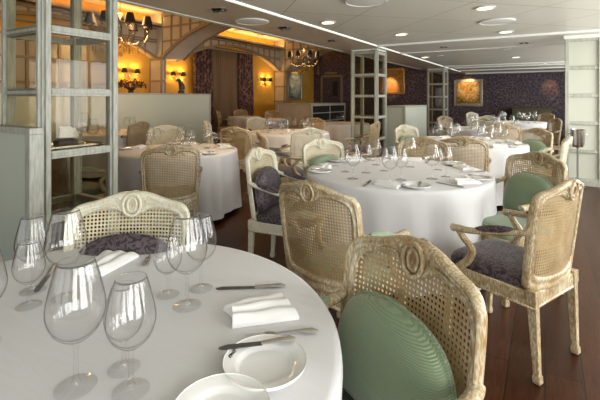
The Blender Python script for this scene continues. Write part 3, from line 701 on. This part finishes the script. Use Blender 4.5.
# ================================================================ tables and cloths
TH_ = .735
def round_table(xc, zc, r, tl, cl, rot=0, amp=.055, folds=9):
    p = CW(xc, zc); t_ = empty('round_table', p)
    MB().lathe([(.001, TH_ - .03), (r - .01, TH_ - .03), (r - .004, TH_ - .015), (r - .01, TH_ - .002), (.001, TH_ - .002)], 40).build('tabletop', 'brown_wood', t_)
    MB().lathe([(.001, .04), (.06, .04), (.045, .12), (.04, .6), (.09, TH_ - .03), (.001, TH_ - .03)], 16).build('pedestal', 'brown_wood', t_)
    MB().lathe([(.001, 0), (.26, 0), (.26, .02), (.08, .05), (.001, .05)], 24).build('base', 'brown_wood', t_)
    tag(t_, tl, 'table', 'round dining tables')
    N = 120; rings = []; rr = random.Random(int(xc * 100) + 5); ph = [rr.uniform(0, 6.28) for _ in range(4)]
    def wav(a): return .55 * sin(folds * a + ph[0] + .7 * sin(2 * a + ph[1])) + .45 * sin((folds - 4) * a + ph[2]) + .3 * sin((folds * 2 + 1) * a + ph[3])
    prof = [(.02, TH_ + .005, 0), (.3 * r, TH_ + .005, 0), (.7 * r, TH_ + .005, 0), (r - .012, TH_ + .005, 0), (r + .002, TH_ + .002, 0), (r + .009, TH_ - .008, 0), (r + .012, TH_ - .03, .02)]
    prof += [(r + .013 + .022 * k / 9, TH_ - .03 - (TH_ - .085) * k / 9, .05 + .95 * (k / 9) ** .6) for k in range(1, 10)]
    for r_, z, wv in prof: rings.append([Vector(((r_ + amp * wv * wav(2 * pi * i / N)) * cos(2 * pi * i / N), (r_ + amp * wv * wav(2 * pi * i / N)) * sin(2 * pi * i / N), z)) for i in range(N)])
    b = MB().loft(rings, False); b.f.append(tuple(range(N))[::-1]); b.v = [v + p for v in b.v]
    tag(b.build('tablecloth', 'white_cloth', angle=80), cl, 'tablecloth', 'white floor-length tablecloths'); return (xc, zc)
T_N = round_table(-.615, 1.03, .71, 'round table under the foreground white cloth', 'white cloth on the foreground table, lower left', folds=9)
T_C = round_table(.82, 3.42, .755, 'round table under the cloth in the middle of the room', 'white cloth on the middle table, between green-cushioned armchairs')
T_B = round_table(-1.47, 4.8, .70, 'round table under the cloth beside the nearest display cabinet', 'shaded white cloth hanging near the nearest display cabinet')
T_B2 = round_table(-.22, 7.35, .74, 'round table below the small distant chandelier', 'white cloth on the table full of glasses at centre left')
T_3 = round_table(2.36, 5.62, .74, 'third round table in the right-hand row', 'white cloth on the third table of the right-hand row')
T_4 = round_table(3.85, 8.1, .74, 'fourth round table in the right-hand row', 'white cloth on the fourth table of the right-hand row')
T_5 = round_table(5.6, 10.3, .74, 'farthest round table, near the olive sideboard', 'white cloth on the farthest table, before the olive sideboard')
T_C1 = round_table(-3.5, 7.35, .74, 'round table between nearest cabinet and long screen', 'white cloth seen between the nearest cabinet and the long pale screen')
T_D1 = round_table(-1.85, 13.4, .55, 'small round table before the curtained window', 'orange-lit cloth on the table before the curtains')
T_D2 = round_table(-.95, 11.9, .55, 'small round table below the right-hand wall lamp', 'orange-lit cloth on the small table right of the curtains')
T_B3 = round_table(1.0, 9.9, .7, 'round table behind the middle display cabinet', 'white cloth seen past the middle display cabinet')

# ---------------------------------------------------------------- tableware
TZ = TH_ + .0055
def glass_proto(H_, r, br, stem):
    zb = stem; hb = H_ - stem
    prof = [(.0008, .0035), (br * .98, .0012), (br, .0022), (br * .6, .0045), (.010, .009), (.0055, .02), (.0045, stem * .6), (.0055, stem - .008), (.009, stem)]
    t_ = empty('wine_glass')
    MB().lathe(prof, 24).build('stem', 'stem_glass', t_)
    bowl = [(.0008, zb), (.009, zb + .001), (r * .45, zb + hb * .06), (r * .78, zb + hb * .17), (r * .96, zb + hb * .32), (r, zb + hb * .44), (r * .93, zb + hb * .60), (r * .79, zb + hb * .82), (r * .64, zb + hb * .995), (r * .632, zb + hb), (r * .624, zb + hb * .995), (r * .915, zb + hb * .60), (r * .985, zb + hb * .44), (r * .94, zb + hb * .32), (r * .75, zb + hb * .18), (r * .4, zb + hb * .08), (.0008, zb + .006)]
    Q = crom([(a, b_, 0) for a, b_ in bowl], 2); MB().lathe([(max(q.x, .0005), q.y) for q in Q], 28).build('bowl', 'wine_glass', t_, angle=180)
    return t_
G = {'tall': glass_proto(.268, .059, .042, .097), 'medium': glass_proto(.238, .051, .038, .09), 'small': glass_proto(.19, .043, .035, .066)}
def goblet(kind, p, label, group): p = Vector(p); p.z = TZ; return place(G[kind], p, random.uniform(0, 6), label, 'wine glass', group)

def plate_proto(r):
    t_ = empty('side_plate')
    MB().lathe([(.0008, .006), (r * .58, .006), (r * .64, .008), (r * .69, .0135), (r * .74, .0165), (r * .99, .022), (r, .0235), (r * .985, .016), (r * .72, .009), (r * .6, .001), (.0008, .001)], 48).build('dish', 'porcelain', t_)
    b = MB()                                 # small dark emblem: a looped flourish on the rim
    for cx, rr_ in ((-.012, .004), (-.003, .003), (.006, .004)): b.tube([(cx + rr_ * cos(a), rr_ * 1.1 * sin(a), 0) for a in [2 * pi * k / 10 for k in range(10)]], .0007, 4, True)
    b.tube([(-.018, -.003, 0), (-.008, .005, 0), (.002, -.003, 0), (.012, .004, 0), (.018, .001, 0)], .0008, 4)
    Mx = Matrix.Rotation(R(90), 3, 'Z'); b.v = [Mx @ q + Vector((-r * .86, 0, .0205)) for q in b.v]; b.build('emblem', 'mark_ink', t_)
    return t_
PL = plate_proto(.095)
def knife_proto(L, name='table_knife'):
    t_ = empty(name); h = L * .44
    pts = [(0, -.008), (L - h - .02, -.0105), (L - h - .002, -.004), (L - h, .002), (L - h - .01, .008), (0, .008)]
    MB().prism(pts, lambda p: Vector((p[0], p[1], .0015)), lambda p: Vector((p[0], p[1], .0032))).build('blade', 'dark_steel', t_)
    MB().tube([(0.002, 0, .0045), (-.01, 0, .0045), (-h * .5, 0, .006), (-h * .85, 0, .006), (-h, 0, .005)], [.006, .0075, .0085, .0115, .004], 10, flat=.55).build('handle', 'silver', t_)
    return t_
def fork_proto():
    t_ = empty('fork'); b = MB()
    for k in range(4): yy = -.0095 + k * .0063; b.tube([(.05, yy * .8, .006), (.07, yy, .004), (.10, yy, .003)], [.0018, .0016, .0008], 5)
    b.prism([(.02, -.003), (.03, -.009), (.052, -.0105), (.052, .0105), (.03, .009), (.02, .003)], lambda p: Vector((p[0], p[1], .0045)), lambda p: Vector((p[0], p[1], .0065))); b.build('tines', 'silver', t_)
    MB().tube([(.024, 0, .0055), (0, 0, .008), (-.04, 0, .009), (-.075, 0, .0065), (-.09, 0, .0055)], [.0035, .0036, .0055, .0105, .004], 10, flat=.55).build('handle', 'silver', t_)
    return t_
KN, BK, FK = knife_proto(.225), knife_proto(.185, 'butter_knife'), fork_proto()
def napkin_proto():
    vs = []; fs = []; NU, NV = 26, 22
    for side in (0, 1):
        for j in range(NV + 1):
            v = j / NV
            for i in range(NU + 1):
                u = i / NU; wd = .050 + .028 * u; x = -.09 + .18 * u + .012 * sin(3 * v) * (1 - u); y = (v - .5) * 2 * wd + .010 * (1 - u)
                st = (v * 3) % 1; hgt = .010 + (.011 * abs(sin(3 * pi * v)) + .014 * sin(pi * v)) * (.75 + .25 * cos(2 * u))
                if v > .999: hgt = .003
                vs.append((x, y, .001 if side == 0 else hgt + .002 * sin(9 * u + 5 * v)))
    k = (NU + 1) * (NV + 1)
    for s_ in (0, 1):
        for j in range(NV):
            for i in range(NU): a = s_ * k + j * (NU + 1) + i; fs.append((a, a + 1, a + NU + 2, a + NU + 1))
    for i in range(NU):
        for a in (i, NV * (NU + 1) + i): fs.append((a, a + 1, k + a + 1, k + a))
    for j in range(NV):
        for a in (j * (NU + 1), j * (NU + 1) + NU): fs.append((a, a + NU + 1, k + a + NU + 1, k + a))
    return MB().add(vs, fs).build('folded_napkin', 'napkin_cloth', angle=35)
NP = napkin_proto()
def lay(proto, p, a, label, cat, group=None, z=0): p = Vector(p); p.z = TZ + z; return place(proto, p, a, label, cat, group)
def dirpx(px0, py0, px1, py1): a, b_ = at(px0, py0, TZ), at(px1, py1, TZ); v = b_ - a; return atan2(v.y, v.x)

# --- foreground table, piece by piece
g_ = 'wine glasses on the foreground table'
for k, px, py, l_ in (('tall', 76, 387, 'largest wine glass, front left on the foreground table'), ('medium', 131, 391, 'medium wine glass just right of the largest front glass'),
                      ('small', 124, 369, 'small wine glass standing behind the two front left glasses'), ('tall', 66, 298, 'tall wine glass in front of the chair-back at upper left of foreground table'),
                      ('medium', 33, 291, 'medium wine glass at back left, beside the pale screen'), ('small', 29, 306, 'small wine glass at back left, in front of the other two'),
                      ('tall', 187, 306, 'tall wine glass left of the folded napkin, front of its trio'), ('medium', 201, 289, 'medium wine glass at the right of the trio near the napkin'),
                      ('small', 168, 295, 'small wine glass at the left of the trio near the napkin'), ('medium', -17, 345, 'wine glass cut off by the left picture edge')):
    goblet(k, at(px, py, TZ), l_, g_)
lay(NP, at(259, 314, TZ), dirpx(222, 318, 296, 300), 'white pleated napkin above the side plate on the foreground table', 'napkin')
lay(NP, at(106, 266, TZ), dirpx(82, 284, 128, 252), 'white pleated napkin behind the glasses, near the dark purple cushion', 'napkin')
lay(PL, at(265, 369, TZ), dirpx(229, 356, 300, 372), 'white side plate with knife across its rim, foreground table', 'plate')
lay(PL, at(221, 419, TZ), dirpx(190, 410, 250, 410), 'white plate cut off by the bottom picture edge', 'plate')
lay(BK, at(262, 354, TZ), dirpx(300, 345, 226, 354), 'butter knife lying across the side plate', 'knife', z=.0235)
lay(KN, at(255, 288, TZ), dirpx(300, 286, 224, 288.5), 'silver table knife above the folded napkin', 'knife')
lay(FK, at(284, 335, TZ), dirpx(315, 332, 242, 337), 'silver fork between the napkin and the side plate', 'fork')
lay(FK, at(150, 256, TZ), dirpx(155, 248, 147, 264), 'silver fork at the back edge of the foreground table', 'fork')
lay(KN, at(48, 276, TZ), dirpx(60, 262, 40, 290), 'silver knife lying between the left-hand wine glasses', 'knife')

# --- the other tables, one place setting per guest
def side_word(a):                             # direction seen from the eye: 0 = right, 90 = away
    return ['right', 'far right', 'far', 'far left', 'left', 'near left', 'near', 'near right'][int(((math.degrees(a) % 360) + 22.5) // 45) % 8]
def settings(T, r, angs, tname, grp, full=True, sizes=('tall', 'medium', 'small')):
    for d_ in angs:
        a = R(d_); cx, cz = T; wd = side_word(a); rad = Vector((cos(a), sin(a))); tan = Vector((-sin(a), cos(a)))
        def pt(q, s_): v = Vector((cx, cz)) + rad * q + tan * s_; return CW(v.x, v.y)
        gl = 'wine glasses on ' + grp
        for k, (q, s_) in zip(sizes if T is not T_C else (), ((r - .34, .06), (r - .36, -.05), (r - .26, .0))): goblet(k, pt(q, s_), '%s wine glass at the %s place of %s' % (k, wd, tname), gl)
        if not full: continue
        hr = ang(tan.x, tan.y) + pi / 2; hd = ang(-rad.x, -rad.y) + pi / 2
        lay(NP, pt(r - .13, .02), hr + random.uniform(-.3, .3), 'folded white napkin at the %s place of %s' % (wd, tname), 'napkin', 'napkins on ' + grp)
        lay(PL, pt(r - .13, .21), hr, 'white side plate at the %s place of %s' % (wd, tname), 'plate', 'side plates on ' + grp)
        lay(BK, pt(r - .13, .23), hd, 'butter knife on the %s side plate of %s' % (wd, tname), 'knife', 'butter knives on ' + grp, z=.0235)
        lay(KN, pt(r - .13, -.13), hd, 'table knife at the %s place of %s' % (wd, tname), 'knife', 'table knives on ' + grp)
        lay(FK, pt(r - .12, .135 - .24), hd, 'fork at the %s place of %s' % (wd, tname), 'fork', 'forks on ' + grp) if False else None
settings(T_C, .755, (-110, -55, 5, 60, 115, 170), 'the middle table', 'the middle table')
for k, px, py, l_ in (('tall', 353, 179, 'tall wine glass, front of the left cluster on the middle table'), ('medium', 366, 173, 'medium wine glass, right of the left cluster on the middle table'), ('small', 345, 172, 'small wine glass, left of the left cluster on the middle table'),
                      ('tall', 390, 183, 'tall wine glass, front left of the centre cluster on the middle table'), ('medium', 401, 180, 'medium wine glass, right of the centre cluster on the middle table'), ('small', 384, 171, 'small wine glass behind the centre cluster on the middle table'),
                      ('tall', 432, 179, 'tall wine glass, left of the right cluster on the middle table'), ('medium', 446, 177, 'medium wine glass, right of the right cluster on the middle table'), ('small', 438, 170, 'small wine glass, back of the right cluster on the middle table'),
                      ('tall', 410, 167, 'tall wine glass at the far edge of the middle table'), ('medium', 376, 165, 'medium wine glass at the far left edge of the middle table')):
    goblet(k, at(px, py, TZ), l_, 'wine glasses on the middle table')
settings(T_B, .70, (-60, 20, 90, 160), 'the table beside the nearest cabinet', 'the table beside the nearest cabinet')
settings(T_3, .74, (-80, -15, 45, 100, 160, -140), 'the third table in the right-hand row', 'the third table')
settings(T_4, .74, (-90, -20, 50, 120, 180), 'the fourth table in the right-hand row', 'the fourth table', False)
settings(T_5, .74, (-90, -20, 50, 120, 180), 'the farthest table', 'the farthest table', False)
settings(T_B2, .74, (-100, -40, 20, 80, 140, -155), 'the table at centre left', 'the table at centre left', False)
settings(T_C1, .74, (-30, 30), 'the table before the long screen', 'the table before the long screen', False, ('tall',))
settings(T_D2, .55, (-90, 90), 'the small table under the wall lamp', 'the small table under the wall lamp', False, ('medium',))
settings(T_D1, .55, (-90,), 'the small table before the curtains', 'the small table before the curtains', False, ('medium',))
settings(T_B3, .7, (-100, -20), 'the table behind the middle cabinet', 'the table behind the middle cabinet', False, ('tall', 'small'))
# votive holders
vt = MB().lathe([(.001, 0), (.028, 0), (.034, .05), (.03, .05), (.026, .008), (.001, .008)], 20).build('candle_holder', 'porcelain')
lay(vt, CW(-1.47, 4.55), 0, 'small white candle holder on the table beside the nearest cabinet', 'candle holder')
lay(vt, CW(T_C1[0] + .25, T_C1[1] - .2), 0, 'small white candle holder before the long pale screen', 'candle holder')
lay(vt, CW(T_B2[0], T_B2[1]), 0, 'small white candle holder on the centre-left table', 'candle holder')

# --- what stands in the nearest display cabinet
cx, cy, sz = -3.14, BAY[0] + .3, .992
t_ = empty('serving_tray', (cx + .03, cy, sz)); MB().box((0, 0, .006), (.30, .42, .010)).build('plate', 'silver', t_, bevel=.004)
b = MB()
for s in (-1, 1): b.box((s * .15, 0, .012), (.012, .42, .022)); b.box((0, s * .21, .012), (.30, .012, .022))
b.build('rim', 'silver', t_, bevel=.004); tag(t_, 'silver tray on the shelf of the nearest display cabinet', 'tray')
o = dup(NP); o.scale = (.62, .8, 2.6); o.location = (cx + .13, cy - .03, sz + .075); o.rotation_euler = (0, 0, 1.3); tag(o, 'white napkin heap in the nearest display cabinet', 'napkin')
b = MB().box((cx + .13, cy - .04, sz + .04), (.10, .14, .05)); tag(b.build('napkin_stack', 'purple_damask', bevel=.015), 'dark folded cloth stack under the napkin in the cabinet', 'napkin stack')
for (dx, dy, k), l_ in zip(((.14, .08, 'small'), (.06, .13, 'medium'), (.15, .155, 'small')), ('small wine glass inside the cabinet, beside the white napkin', 'medium wine glass inside the cabinet, behind two small ones', 'small wine glass inside the cabinet, by its far post')):
    q = place(G[k], (cx + dx, cy + dy, sz + .012), 0, l_, 'wine glass', 'wine glasses in the nearest display cabinet')
